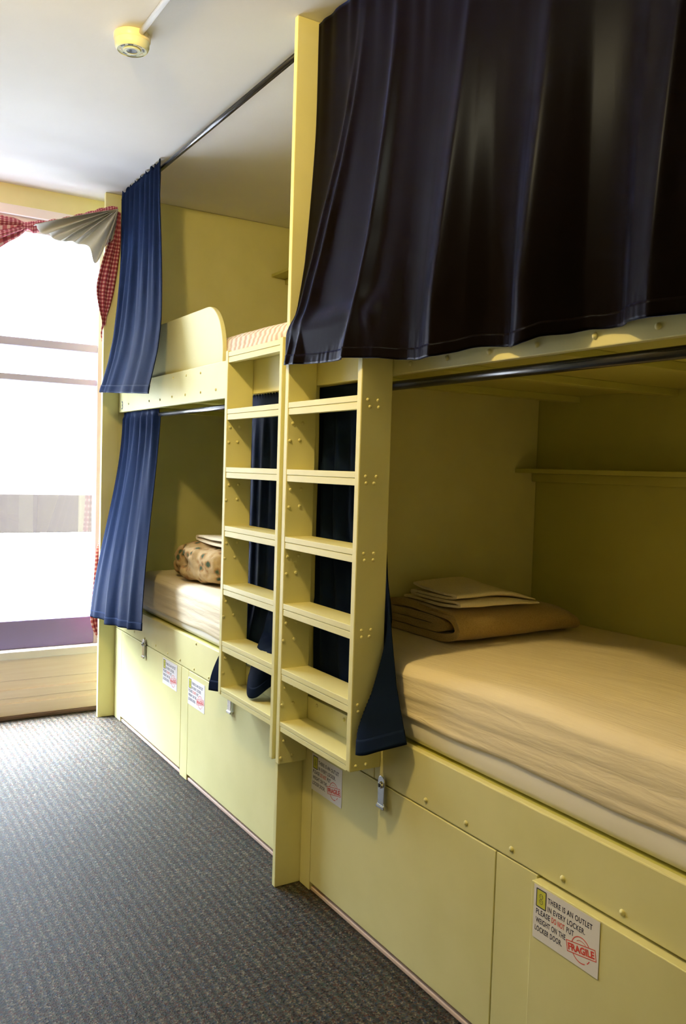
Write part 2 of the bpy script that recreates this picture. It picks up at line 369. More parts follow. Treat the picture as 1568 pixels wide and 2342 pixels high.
def bunk(far):
    if far:
        b = thing('bunk_bed', 'yellow painted built-in double bunk nearest the window, with a curved guard rail', 'bunk bed', (.45, 1.0, 0), 'built-in bunks along the wall')
        ya, yb = 2.003, .002
        box('end_post', -.084, 0, 2.003, 2.027, 0, CEIL-.001, M['paint'], b, .002)
        box('end_wall', 0, RX-.002, 2.003, 2.027, 0, CEIL-.002, M['paint'], b, 0)
    else:
        b = thing('bunk_bed', 'yellow painted built-in double bunk nearest the camera, behind the long satin curtain', 'bunk bed', (.45, -1.0, 0), 'built-in bunks along the wall')
        ya, yb = -.022, -2.02
        box('partition_panel', -.088, RX-.002, -.020, 0, 0, CEIL-.001, M['paint'], b, .002)
        box('end_wall', -.088, RX-.002, -2.045, -2.022, 0, CEIL-.002, M['paint'], b, .002)
    lo, hi = min(ya, yb), max(ya, yb)
    # upper bunk
    ub = box('upper_board', 0, .02, lo, hi, UZ0, UZ1, M['paint'], b, .0025)
    box('bunk_base', .02, RX-.003, lo, hi, 1.60, 1.622, M['shaded_paint'], b, 0)
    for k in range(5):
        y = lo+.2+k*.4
        box('batten', .03, RX-.003, y, y+.045, 1.578, 1.600, M['shaded_paint'], b, .002)
    # lower bunk boards
    if far:
        lb = box('lower_board', 0, .02, lo, hi, BZ0, BZ1, M['paint'], b, .003)
        r = extrude('guard_rail', rail_shape(), 'X', .0205, .0385, M['paint'], b, .003)
        for y, z in [(1.218, 1.693), (1.064, 1.692), (.907, 1.690), (1.382, 1.608), (1.23, 1.612), (1.072, 1.612), (.903, 1.612), (.747, 1.613), (1.53, 1.61), (1.84, 1.612)]:
            screw(ub, (0, y, z), (-1, 0, 0), .0042)
        for y, z in [(1.687, .498), (1.53, .495), (1.373, .491), (1.217, .487), (1.064, .489), (.905, .485), (.751, .484), (.889, .592)]:
            screw(lb, (0, y, z), (-1, 0, 0), .0042)
        no = text('number_plate', '3', .058, M['ink'], ub, (-.0012, 1.953, 1.590), bold=.0)
        tag(no, 'dark painted number 3')
    else:
        lb0 = box('lower_board', 0, .02, -.424, hi, BZ0, BZ1, M['paint'], b, .002)
        lb = box('lower_board', 0, .02, lo, -.4255, BZ0, BZ1, M['paint'], b, .003)
        for y in (-.66, -.817, -.973, -1.126, -1.279, -1.43, -1.58, -1.73, -1.88): screw(lb, (0, y, .491), (-1, 0, 0), .005)
        for y in (-.10, -.26): screw(lb0, (0, y, .59), (-1, 0, 0), .0045)
        for y in (-.53, -.68, -.835, -.986, -1.147, -1.296, -1.45): screw(ub, (0, y, 1.599), (-1, 0, 0), .0055)
    box('bed_base', .02, RX-.003, lo, hi, .575, .597, M['shaded_paint'], b, 0)
    # locker front: frame + two lift doors
    if far: d1, d2 = (1.047, 1.885), (.105, .965)
    else: d1, d2 = (-.925, -.085), (-1.905, -1.055)
    zt = BZ0-.003; zb = .027
    st = sorted([d1, d2]); bl = []
    e = .0015
    bl.append((0, .02, lo, st[0][0]-e, 0, zt)); bl.append((0, .02, st[0][1]+e, st[1][0]-e, 0, zt)); bl.append((0, .02, st[1][1]+e, hi, 0, zt))
    bl.append((.021, .03, lo, hi, 0, zt))
    boxes('locker_frame', bl, M['paint'], b, .001)
    for i, d in enumerate((d1, d2)):
        x0 = -.018 if (not far and i == 1) else -.0005
        dr = box('locker_door', x0, .018, d[0]+e, d[1]-e, zb, zt-(.004 if x0 < -.01 else .0), M['paint'], b, .002)
        if far: latch(dr, 1.515 if i == 0 else .527, x0, .452 if i == 0 else .448)
        else: latch(dr, -.477 if i == 0 else -1.47, x0, .452)
        box('kick_strip', .004, .018, d[0]+e, d[1]-e, .0, .013, M['kick'], b, .003)
    # shelves on the long wall
    for z in (1.327, 2.385):
        y1 = hi if not far else hi
        sh = box('shelf', .85, RX-.002, lo+.002, y1-.001, z, z+.016, M['shaded_paint'], b, .002)
        box('shelf_cleat', .935, RX-.002, lo+.002, y1-.001, z-.03, z, M['shaded_paint'], sh, .002)
    return b

# lettering -------------------------------------------------------
def text(name, s, size, m, parent, p, bold=.0, w=None, ax=None, spacing=1.0):
    """flat lettering on a face that looks towards -X (reads along -Y); w stretches it to a width"""
    cu = bpy.data.curves.new(name, 'FONT'); cu.body = s; cu.size = size; cu.offset = bold; cu.space_character = spacing
    cu.extrude = .00006
    t = bpy.data.objects.new(name+'_tmp', cu); COL.objects.link(t)
    bpy.context.view_layer.update()
    me = bpy.data.meshes.new_from_object(t.evaluated_get(bpy.context.evaluated_depsgraph_get()))
    bpy.data.objects.remove(t); bpy.data.curves.remove(cu)
    xs = [v.co.x for v in me.vertices]; x0 = min(xs); k = (w/(max(xs)-x0)) if w else 1.0
    for v in me.vertices:
        a, h, d = (v.co.x-x0)*k, v.co.y, v.co.z
        v.co = Vector((p[0]-d, p[1]-a, p[2]+h))
    me.name = name; me.materials.clear()
    return link(name, me, m, parent)
def arc_strip(name, cy, cz, r, t0, t1, wd, x, m, parent, squash=1.0, n=26):
    V = []; F = []
    for i in range(n+1):
        t = t0+(t1-t0)*i/n
        for q in (r-wd/2, r+wd/2): V.append((x, cy-q*math.cos(t)*squash, cz+q*math.sin(t)))
    for i in range(n): F.append((2*i, 2*i+1, 2*i+3, 2*i+2))
    return link(name, mesh(name, V, F), m, parent, solid=.00015)
def notice(y0, z1, label, x=-.0008, wd=.178, ht=.114, tilt=0.0, zshear=0.0):
    """paper notice: y0 = edge nearest the window, z1 = top"""
    t = thing('notice', label, 'notice', (x, y0, z1), 'printed notices on the locker doors')
    nu, nv = 12, 8
    def fn(u, v): return (x-.0004, y0-wd*u, z1-ht*v)
    pp = grid_mesh('paper', fn, nu, nv, M['paper'], t, solid=.0005)
    for q in pp.data.polygons: q.use_smooth = False
    xx = x-.00078
    h = .0135
    def L(s, row, a0, a1, m=M['ink'], nm='lettering'):
        text(nm, s, h*1.16, m, t, (xx, y0-a0*wd, z1-ht*row), bold=.0003, w=(a1-a0)*wd, spacing=1.12)
    L('THERE IS AN OUTLET', .215, .225, .895); L('IN EVERY LOCKER.', .375, .225, .795)
    L('PLEASE', .525, .045, .27); L('DO NOT', .525, .295, .495, M['red'], 'red_lettering'); L('PUT', .525, .525, .635)
    L('WEIGHT ON THE', .685, .045, .515); L('LOCKER DOOR.', .84, .035, .465)
    # outlet picture: yellow plate with dark edge
    ic = boxes('outlet_icon', [(xx-.0001, xx+.0001, y0-.195*wd, y0-.045*wd, z1-.385*ht, z1-.055*ht)], M['icon'], t, 0)
    e = .0022; ya, yb, za, zb = y0-.195*wd, y0-.045*wd, z1-.385*ht, z1-.055*ht
    boxes('icon_border', [(xx-.0002, xx, ya-e/2, ya+e/2, za, zb), (xx-.0002, xx, yb-e/2, yb+e/2, za, zb), (xx-.0002, xx, ya, yb, za-e/2, za+e/2), (xx-.0002, xx, ya, yb, zb-e/2, zb+e/2)], M['ink'], ic, 0)
    for q in (.36, .66):
        cz = zb-(zb-za)*q; cy = (ya+yb)/2
        arc_strip('socket_outline', cy, cz, .0048, 0, 2*math.pi, .0009, xx-.00015, M['ink'], ic)
        boxes('socket_slots', [(xx-.0003, xx-.0001, cy-.0022, cy-.0014, cz-.001, cz+.002), (xx-.0003, xx-.0001, cy+.0014, cy+.0022, cz-.001, cz+.002)], M['ink'], ic, 0)
    # red FRAGILE stamp, a little askew
    cy, cz = y0-.75*wd, z1-.685*ht
    ang = math.radians(11)
    st = thing_part('fragile_stamp', t)
    a = .0235
    arc_strip('stamp_ring', cy, cz, .0255, math.radians(28), math.radians(155), .0018, xx, M['red'], st, .98)
    arc_strip('stamp_ring', cy, cz, .0255, math.radians(205), math.radians(285), .0018, xx, M['red'], st, .98)
    arc_strip('stamp_ring', cy, cz, .0185, math.radians(40), math.radians(120), .001, xx, M['red'], st, .98)
    arc_strip('stamp_ring', cy, cz, .0255, math.radians(300), math.radians(322), .0018, xx, M['red'], st, .98)
    bw, bh = .0385, .0115; e = .0016
    fr_ = boxes('stamp_box', [(xx-.0001, xx+.0001, cy-bw, cy+bw, cz+bh-e, cz+bh), (xx-.0001, xx+.0001, cy-bw, cy+bw, cz-bh, cz-bh+e), (xx-.0001, xx+.0001, cy+bw-e, cy+bw, cz-bh+e, cz+bh-e), (xx-.0001, xx+.0001, cy-bw, cy-bw+e, cz-bh+e, cz+bh-e)], M['red'], st, 0)
    text('stamp_word', 'FRAGILE', .0185, M['red'], st, (xx, cy+bw-.004, cz-.0066), bold=.0008, w=2*bw-.008)
    # turn the stamp
    for ch in st.children:
        for v in ch.data.vertices:
            dy, dz = v.co.y-cy, v.co.z-cz
            r = -dy; v.co.y = cy-(r*math.cos(ang)-dz*math.sin(ang)); v.co.z = cz+r*math.sin(ang)+dz*math.cos(ang)
    return t
def thing_part(name, parent):
    o = bpy.data.objects.new(name, None); COL.objects.link(o); o.parent = parent
    inv = Vector((0, 0, 0)); p = parent
    while p: inv += p.location; p = p.parent
    o.location = -inv
    return o

bunk(True); bunk(False)

notice(1.272, .458, 'white paper notice by the window end of the far bunk lockers, below the chrome latch')
notice(.964, .442, 'white paper notice on the far locker door just beside the foot of the far ladder')
notice(-.083, .438, 'white paper notice half hidden under the bottom rung of the near ladder')
notice(-1.066, .459, 'large white notice with readable lettering on the second near locker door', x=-.0188)

# ------------------------------------------------------------------ ladders
RZ = [1.715, 1.517, 1.315, 1.110, .904, .703, .537]
def rung_shape(z, front, top=True):
    t = .037 if z > .6 else .030
    m = z-t*.47
    return [(front, z), (-.002, z), (-.002, z-.02), (front+.02, z-.02), (front+.02, z-t), (front+.001, z-t), (front+.001, m-.0012), (front+.0035, m), (front, m+.0012)]
def ladder(label, yl, yr, il, ir, ztop, zl, zr, skip_screws):
    """yl..yr inner faces; il/ir outer faces of the stiles; zl, zr bottoms"""
    t = thing('bunk_ladder', label, 'ladder', ((-.05), (yl+yr)/2, min(zl, zr)), 'box ladders fixed to the bunks')
    fx = -.099
    for (a, b, zb) in ((yl, il, zl), (yr, ir, zr)):
        s = box('stile', fx, -.0005, min(a, b), max(a, b), zb, ztop, M['paint'], t, .0025)
        for z in RZ[1:]:
            for (dx, dz) in ((-.085, -.062), (-.047, -.06), (-.091, -.115), (-.053, -.112)):
                if z+dz < zb+.02: continue
                jx = random.uniform(-.004, .004)
                if a == yl: screw(s, (dx+jx, yl, z+dz), (0, -1, 0), .0042)
            if a == yr:
                for (dx, dz) in ((-.078, -.012), (-.045, -.012), (-.074, -.03), (-.047, -.03)):
                    if z+dz > zb+.01: screw(s, (dx+random.uniform(-.004, .004), ir, z+dz), (0, -1, 0), .0038)
    for z in RZ: extrude('rung', rung_shape(z, fx+.001), 'Y', yl, yr, M['paint'], t, .0018)
    return t
ladder('pale yellow box ladder against the far bunk, beside the curved guard rail', .411, .022, .433, .0008, 1.72, .510, .405, 0)
RZ[0] = 1.681
ladder('yellow box ladder nearest the camera, its top under the dark satin curtain', -.044, -.431, -.0215, -.453, 1.686, .402, .510, 0)

# ------------------------------------------------------------------ mattresses and bedding
def rbox(x0, x1, y0, y1, z0, z1, r, nx, ny, nz):
    """rounded box surface as (verts, quads)"""
    idx = {}; V = []; F = []
    def vid(i, j, k):
        key = (i, j, k)
        if key not in idx:
            p = Vector((x0+(x1-x0)*i/nx, y0+(y1-y0)*j/ny, z0+(z1-z0)*k/nz))
            q = Vector((min(max(p.x, x0+r), x1-r), min(max(p.y, y0+r), y1-r), min(max(p.z, z0+r), z1-r)))
            d = p-q
            if d.length > 1e-9: p = q+d.normalized()*r
            idx[key] = len(V); V.append(p)
        return idx[key]
    for i in range(nx):
        for j in range(ny):
            F.append((vid(i, j, 0), vid(i, j+1, 0), vid(i+1, j+1, 0), vid(i+1, j, 0))); F.append((vid(i, j, nz), vid(i+1, j, nz), vid(i+1, j+1, nz), vid(i, j+1, nz)))
    for i in range(nx):
        for k in range(nz):
            F.append((vid(i, 0, k), vid(i+1, 0, k), vid(i+1, 0, k+1), vid(i, 0, k+1))); F.append((vid(i, ny, k), vid(i, ny, k+1), vid(i+1, ny, k+1), vid(i+1, ny, k)))
    for j in range(ny):
        for k in range(nz):
            F.append((vid(0, j, k), vid(0, j, k+1), vid(0, j+1, k+1), vid(0, j+1, k))); F.append((vid(nx, j, k), vid(nx, j+1, k), vid(nx, j+1, k+1), vid(nx, j, k+1)))
    return V, F
def mattress(label, y0, y1, z0, z1, hem, sheetmat_, x0=.027, x1=.955, group=None, wr=.0021, sag=0):
    t = thing('mattress', label, 'mattress', ((x0+x1)/2, (y0+y1)/2, z0), group)
    V, F = rbox(x0+.001, x1-.004, y0+.004, y1-.004, z0, z1-.008-sag, .03, 20, 40, 8)
    link('mattress_body', mesh('mattress_body', V, F), M['mattress'], t, smooth=True)
    # fitted sheet: the same shell a little larger, open below a wandering hem
    V, F = rbox(x0, x1, y0, y1, z0, z1, .034, 46, 110, 30)
    zl, zh = z0+.0, z1-.034
    out = []
    for p in V:
        q = p.copy()
        if p.z < zh:
            h = hem(p.y); q.z = h+(p.z-zl)/(zh-zl)*(zh-h)
        side = smooth01((.12-(p.x-x0))/.10)
        if p.z < z1-.02 and p.x < x0+.2:
            a = N(p.y*2.2+q.z*9, q.z*34, 1.3)+.55*N(p.y*3.1-q.z*12, q.z*75, 5.1)
            q.x -= .007*smooth01(1-(q.z-hem(p.y))/.03)*side+wr*(1.3*a+.6)*side+.006*math.sin(math.pi*max(0, min(1, (q.z-z0)/(z1-z0))))
        else:
            q.z += .0028*N(p.x*30+p.y*5, p.y*5, 2.2)+.003*N(p.x*5, p.y*3, 9)
        if sag: q.z -= sag*smooth01((q.y+1.05)/.7)*(1-.5*(q.x-x0)/(x1-x0))*max(0, (q.z-z0)/(z1-z0))
        out.append(q)
    F2 = [f for f in F if not all(V[i].z < z0+1e-6+.0 for i in f)]
    s = link('fitted_sheet', mesh('fitted_sheet', out, F2), sheetmat_, t, smooth=True, solid=.0025)
    return t
def near_hem(y): return interp([(-2.1, .668), (-1.39, .662), (-1.2, .66), (-.95, .664), (-.72, .662), (-.5, .668), (0, .67)], y)[0]+.004*N(y*6, 3)
mattress('white mattress in cream wrinkled fitted sheet on the near lower bunk', -2.015, -.03, .598, .822, near_hem, M['sheet'], group='mattresses on the bunks', sag=.024)
mattress('pale mattress on the far lower bunk behind the far ladder, floral quilt on it', .01, 1.70, .598, .795, lambda y: .632+.006*N(y*5, 8), M['sheet'], group='mattresses on the bunks')
mattress('pinkish mattress with painted fold shading up on the far upper bunk behind the guard rail', .01, 1.98, 1.623, 1.826, lambda y: 1.64, M['pinksheet'], x0=.045, group='mattresses on the bunks', wr=.006)

def ribbon(name, path, th, x0, x1, m, parent=None, nx=26, taper=None, shift=None, closed_round=True):
    """a thick folded cloth: centre line path in (y, z), pulled along X"""
    # resample smooth
    P = [Vector((a, b)) for a, b in path]
    pts = []
    for i in range(len(P)-1):
        p0, p1, p2, p3 = P[max(0, i-1)], P[i], P[i+1], P[min(len(P)-1, i+2)]
        for k in range(6):
            t = k/6; pts.append(.5*((2*p1)+(p2-p0)*t+(2*p0-5*p1+4*p2-p3)*t*t+(3*p1-p0-3*p2+p3)*t**3))
    pts.append(P[-1])
    L, R = [], []
    for i, p in enumerate(pts):
        d = (pts[min(i+1, len(pts)-1)]-pts[max(i-1, 0)]).normalized(); n = Vector((-d.y, d.x))
        L.append(p+n*th/2); R.append(p-n*th/2)
    # rounded tips
    d0 = (pts[0]-pts[1]).normalized()*th*.4; d1 = (pts[-1]-pts[-2]).normalized()*th*.4
    ring = [pts[0]+d0]+L+[pts[-1]+d1]+R[::-1]
    n = len(ring); V = []; F = []
    for i in range(nx+1):
        u = i/nx; x = x0+(x1-x0)*u
        sy, sz, oz = taper(u) if taper else (1, 1, 0)
        zc = min(q.y for q in ring); yc = (max(q.x for q in ring)+min(q.x for q in ring))/2
        for j, q in enumerate(ring):
            y = yc+(q.x-yc)*sy; z = zc+(q.y-zc)*sz+oz
            V.append((x+.006*N(y*9, z*30, 4)*(1 if i in (0, nx) else .0), y+.004*N(x*9, z*12, 7), z+.0025*N(x*11, y*11, 3)))
    for i in range(nx):
        for j in range(n): F.append((i*n+j, i*n+(j+1) % n, (i+1)*n+(j+1) % n, (i+1)*n+j))
    F.append(tuple(range(n-1, -1, -1))); F.append(tuple(nx*n+j for j in range(n)))
    me = mesh(name, V, F); bm = bmesh.new(); bm.from_mesh(me); bmesh.ops.recalc_face_normals(bm, faces=bm.faces); bm.to_mesh(me); bm.free()
    o = link(name, me, m, parent)
    for p in me.polygons: p.use_smooth = len(p.vertices) == 4
    mo = o.modifiers.new('e', 'EDGE_SPLIT'); mo.split_angle = 1.0
    return o
# brown blanket: outer wrap opening towards the partition, a folded tongue inside
zb = .805
bl = [(-.035, zb+.014), (-.14, zb+.013), (-.26, zb+.014), (-.345, zb+.018), (-.385, zb+.032), (-.392, zb+.055), (-.375, zb+.078), (-.33, zb+.09), (-.22, zb+.096), (-.12, zb+.097), (-.06, zb+.093), (-.042, zb+.08), (-.05, zb+.068), (-.12, zb+.067), (-.22, zb+.068), (-.30, zb+.064), (-.335, zb+.054), (-.30, zb+.043), (-.22, zb+.04), (-.12, zb+.041), (-.05, zb+.04)]
tb = lambda u: (1-.10*u*u, (1-.10*u-.30*max(0, (u-.75)/.25)**2.8), .004*u)
bl = [(a, zb+(z-zb)*.95) for a, z in bl]
o = ribbon('folded_blanket', bl, .0225, .30, .825, M['blanket'], taper=tb)
tag(o, 'brown wool blanket folded on the near lower mattress, under cream linen', 'blanket')
zt = zb+.106
tw = [(-.10, zt+.005), (-.2, zt+.004), (-.31, zt+.005), (-.372, zt+.008), (-.383, zt+.013), (-.368, zt+.018), (-.30, zt+.018), (-.20, zt+.0175), (-.145, zt+.0185), (-.138, zt+.023), (-.15, zt+.0275), (-.24, zt+.028), (-.33, zt+.029), (-.362, zt+.033), (-.355, zt+.038), (-.28, zt+.041), (-.2, zt+.045), (-.15, zt+.052)]
o = ribbon('folded_sheet', tw, .0078, .315, .655, M['towel'], taper=lambda u: (1-.12*u, (1+.35*math.sin(u*math.pi)*.6)*(1-.62*max(0, (u-.55)/.45)**1.6), -.004*u))
tag(o, 'cream bed linen folded on top of the brown blanket', 'bed linen', 'folded bed linen')

# floral quilt on the far lower bunk: bulging folds merged into one soft body
def blob(parts, name, m, voxel=.009, parent=None):
    V, F = [], []
    parts = [((c[0]-.01, c[1]+.06, c[2]+.004), s_, r_) for c, s_, r_ in parts]
    for (c, s, rot) in parts:
        v, f = rbox(-1, 1, -1, 1, -1, 1, .85, 10, 10, 10); R = Matrix.Rotation(rot[2], 3, 'Z') @ Matrix.Rotation(rot[1], 3, 'Y') @ Matrix.Rotation(rot[0], 3, 'X'); k = len(V)
        for p in v: V.append(Vector(c)+R @ Vector((p.x*s[0], p.y*s[1], p.z*s[2])))
        F += [tuple(i+k for i in q) for q in f]
    o = link(name, mesh(name, V, F), m, parent)
    mo = o.modifiers.new('r', 'REMESH'); mo.mode = 'VOXEL'; mo.voxel_size = voxel; mo.use_smooth_shade = True
    mo = o.modifiers.new('s', 'SMOOTH'); mo.factor = .5; mo.iterations = 3
    tx = bpy.data.textures.new('creases', 'CLOUDS'); tx.noise_scale = .07; tx.noise_depth = 2
    mo = o.modifiers.new('c', 'DISPLACE'); mo.texture = tx; mo.texture_coords = 'GLOBAL'; mo.strength = .035; mo.mid_level = .5
    return o
qz = .803
o = blob([((.30, 1.10, qz+.045), (.17, .22, .05), (0, .05, .1)),
          ((.17, 1.04, qz+.075), (.075, .15, .075), (0, -.2, .15)),
          ((.33, 1.12, qz+.115), (.15, .20, .042), (0, 0, .05)),
          ((.20, 1.31, qz+.080), (.11, .075, .075), (.5, .1, .6)),
          ((.20, 1.36, qz+.045), (.10, .07, .045), (0, 0, .3)),
          ((.34, 1.34, qz+.09), (.12, .08, .07), (.2, 0, 0)), ((.15, 1.17, qz+.035), (.07, .10, .035), (0, 0, .2)), ((.16, 1.12, qz+.11), (.08, .13, .04), (.25, 0, .1))], 'folded_quilt', M['floral'])
tag(o, 'floral brown quilt folded in a bulging bundle on the far lower mattress', 'quilt')
zt = qz+.170
tw = [(.93, zt+.006), (1.05, zt+.006), (1.2, zt+.007), (1.275, zt+.012), (1.29, zt+.019), (1.27, zt+.026), (1.18, zt+.027), (1.06, zt+.029), (.95, zt+.031)]
tw2 = [(2.2-a, b) for a, b in tw]
o = ribbon('folded_sheet', tw, .0105, .15, .46, M['towel'], taper=lambda u: (1, 1-.2*u, 0))
tag(o, 'cream bed linen folded on top of the floral quilt', 'bed linen', 'folded bed linen')

# ------------------------------------------------------------------ rods and curtains
r = tube('curtain_rod', (.004, .003, 2.648), (.004, 2.0, 2.648), .0105, M['rod']); tag(r, 'black rod under the ceiling from the far ladder post to the far blue curtain', 'curtain rod', 'curtain rods')
r = tube('curtain_rod', (.004, -2.02, 2.648), (.004, -.022, 2.648), .0105, M['rod']); tag(r, 'black rod at the ceiling that carries the long satin curtain', 'curtain rod', 'curtain rods')
r = tube('curtain_rod', (.037, -2.02, 1.553), (.037, -.022, 1.553), .0125, M['rod']); tag(r, 'black rod across the near lower bunk opening', 'curtain rod', 'curtain rods')
r = tube('curtain_rod', (.035, .002, 1.548), (.035, 2.0, 1.548), .0105, M['rod']); tag(r, 'shiny rod under the far upper bunk carrying the far lower curtain', 'curtain rod', 'curtain rods')

def curtain(label, fn, nu, nv, m, th=.003, hemv=.965, group='bunk privacy curtains'):
    """cloth given by fn(u, v); the stitched hem is a part of its own"""
    body = grid_mesh('privacy_curtain', fn, nu, nv, m, None, solid=th, v0=0, v1=1)
    tag(body, label, 'curtain', group)
    h = grid_mesh('hem', fn, nu, 5, m, body, solid=th+.0028, v0=hemv, v1=1.0)
    return body

# (1) the long satin curtain over the near upper bunk
XT = [(1.56, -.112), (1.636, -.106), (1.72, -.088), (1.812, -.067), (1.946, -.046), (2.146, -.030), (2.34, -.021), (2.67, -.019)]
XH = [(-2.03, -.06), (-1.88, -.03), (-1.75, -.08), (-1.6, -.075), (-1.5, -.032), (-1.42, -.055), (-1.34, -.080), (-1.28, -.060), (-1.22, -.013), (-1.13, -.015), (-1.08, -.055), (-1.03, -.082), (-.98, -.066),
      (-.92, -.018), (-.85, -.016), (-.80, -.052), (-.73, -.086), (-.66, -.074), (-.57, -.052), (-.52, -.080), (-.47, -.108), (-.30, -.113), (-.02, -.109)]
ZH = [(-2.03, 1.60), (-1.40, 1.599), (-1.35, 1.599), (-1.28, 1.602), (-1.21, 1.607), (-1.14, 1.610), (-1.105, 1.604), (-1.067, 1.600), (-1.04, 1.590), (-1.0, 1.586), (-.90, 1.602), (-.834, 1.607), (-.79, 1.597),
      (-.743, 1.590), (-.675, 1.589), (-.566, 1.600), (-.524, 1.606), (-.428, 1.612), (-.274, 1.616), (-.157, 1.622), (-.03, 1.630)]
RID = [  # (y at top, y at bottom, half width, height): narrow crests that catch the light
    (-.265, -.060, .017, .015), (-.30, -.115, .020, .018), (-.455, -.415, .030, .030), (-.755, -.735, .030, .016), (-1.03, -1.018, .038, .018),
    (-1.262, -1.275, .035, .006), (-1.345, -1.342, .022, .012), (-1.52, -1.50, .05, .02), (-1.75, -1.74, .05, .02)]
def fn_sat(u, v):
    y = -.028-1.985*u
    zt = 2.662; zh = spline(ZH, y)[0]
    z = zt+(zh-zt)*v
    tl = -.019                                   # plain drop from the rod
    xf = spline(XT, max(1.56, min(2.67, z)))[0]  # flared profile over the ladder
    near = smooth01((-y-.44)/.22)
    xh = spline(XH, y)[0]
    k = smooth01((v-.05)/.95)*(.25+.75*v)
    x = xf*(1-near)+(tl+(xh-tl)*k)*near
    d = 0
    for a, b, w, h in RID:
        yc = a+(b-a)*smooth01(v*1.05); q = (y-yc)/(w*(.8+.5*v))
        d += h*math.exp(-abs(q)**1.6)*(.25+.75*smooth01(v*1.25))*smooth01(v*3+.1)*(1-.5*near*smooth01((v-.85)/.15))
    d += .008*(N(y*5.5, v*.5, 1.7))*smooth01(v*2)*(1-v*.5)
    d += .0022*math.sin(y*80+3*N(y*9, 2))*(1-v)**4              # slight gathers at the rod
    d += .0022*N(y*62, v*3, 4)*smooth01((v-.92)/.06)             # puckers over the hem
    edge = smooth01((-y-.028)/.03)
    x -= d*edge
    kk = smooth01((1.79-z)/.08)*smooth01((y+.52)/.05)
    x += (min(x, -.1035)-x)*kk
    return (x, y+.0025*N(z*4, y*3, 6), z+.002*N(y*14, 1)*v)
c = curtain('long dark satin curtain covering the near upper bunk, hanging over the board and ladder top', fn_sat, 520, 80, M['satin'], .0025, .972)

# (2) far upper curtain drawn to the window end
def fn_fu(u, v):
    zt, zb_ = 2.664, 1.668-.052*u
    z = zt+(zb_-zt)*v
    x = spline(XT, max(1.56, min(2.67, z)))[0]*1.12
    yl = 1.935+.03*smooth01(v); yr = 1.375-.03*v-.15*smooth01((v-.1)/.9)
    y = yl+(yr-yl)*u
    f = (1-v)
    d = .011*math.sin(u*52+1.2*math.sin(u*7))*(.06+.94*f**2.0)
    for c0, c1, w, h in ((.18, .10, .05, .022), (.34, .22, .045, .022), (.44, .30, .05, .018), (.62, .60, .09, .016), (.85, .80, .08, .014)):
        q = (u-(c0+(c1-c0)*v))/w; d += h*math.exp(-q*q)*smooth01(v*2)
    if v < .05: d *= .6+.4*v/.05
    return (x-d+.004, y, z+.006*math.sin(u*90)*(1 if v < .001 else 0))
curtain('navy blue curtain gathered at the window end of the far upper bunk, under the ceiling', fn_fu, 200, 60, M['navy'])

# (3) far lower curtain drawn to the window end
def fn_fl(u, v):
    zt = 1.574; zb_ = .533+.075*u**1.2-(.012 if u > .33 else 0)
    z = zt+(zb_-zt)*v
    x = .022-.145*smooth01(v*.95)
    yl = 1.975+.02*v; yr = 1.465-.02*v-.235*smooth01((v-.05)/1.0)
    y = yl+(yr-yl)*u
    d = .013*math.sin(u*44+1.5*math.sin(u*5))*(1-v)**1.7*(.35 if v < .03 else 1)
    for c0, c1, w, h in ((.12, .03, .05, .012), (.22, .12, .05, .012), (.36, .42, .06, .028), (.5, .48, .04, .012), (.66, .66, .08, .016), (.86, .84, .05, .02)):
        q = (u-(c0+(c1-c0)*v))/w; d += h*math.exp(-q*q)*(.5+.5*v)
    return (x-d, y, z)
curtain('blue curtain gathered at the window end of the far lower bunk, hem over board', fn_fl, 200, 60, M['navy'])

# (4) dark curtain behind the far ladder
H4 = [(0, -.062, .600, .478), (.12, -.045, .52, .488), (.22, -.014, .452, .50), (.30, .010, .425, .615), (.40, .012, .37, .618), (.50, .004, .32, .612), (.57, -.045, .29, .578), (.66, -.075, .235, .548), (.74, -.070, .185, .552), (.82, -.03, .14, .60), (.90, .010, .10, .618), (1, .012, .03, .618)]
def fn_4(u, v):
    bx, by, bz = spline(H4, u); tx, ty, tz = .0225, .475-.45*u, 1.575+.004*math.sin(u*130)
    z = tz+(bz-tz)*v
    s = smooth01((v-.62)/.38)**1.2; q = .012+(.0105)*(1-v)
    x = q+(bx-q)*s; y = ty+(by-ty)*s
    d = .010*math.sin(u*38+math.sin(u*6))*(1-s)*(.9-.3*v)*smooth01((v-.02)/.2)
    if s < .6 and y < .45: x = max(x+d*.6, .005)-d*.6
    return (x+d*.6, y+d*.3, z)
curtain('dark curtain hanging behind the far ladder, its hem bunched at the bottom rung', fn_4, 160, 60, M['navy'])

# (5) dark curtain behind the near ladder, swept out round its stile
H5 = [(0, .012, -.05, .622), (.15, .012, -.14, .62), (.30, .012, -.24, .62), (.45, .010, -.36, .618), (.56, .010, -.43, .618), (.63, -.002, -.470, .605), (.72, -.055, -.484, .588), (.79, -.104, -.494, .574), (.84, -.100, -.525, .580), (.90, -.075, -.555, .596), (1, -.026, -.607, .622)]
def fn_5(u, v):
    bx, by, bz = spline(H5, u); tx, ty, tz = .0215, -.026-.385*u, 1.572
    z = tz+(bz-tz)*v
    s = interp([(.40, 0), (.57, .18), (.72, .40), (.86, .62), (.95, .86), (1, 1)], v)[0] if v > .4 else 0
    q = .012+.0095*(1-v)
    x = q+(bx-q)*s; y = ty+(by-ty)*s
    if y > -.462: x = max(x, .006)
    d = .012*math.sin(u*30+1.3*math.sin(u*5))*(1-s*.7)*smooth01((v-.02)/.2)
    xc = min(max(.005, x+d+.004*smooth01(v*4)), .050-.034*smooth01((.98-z)/.08)); kk = smooth01((y+.474)/.018)
    return (x+d*.5+(xc-x-d*.5)*kk, y, z)
curtain('near black curtain behind the near ladder, flared out over the near bed board', fn_5, 240, 120, M['navy'])

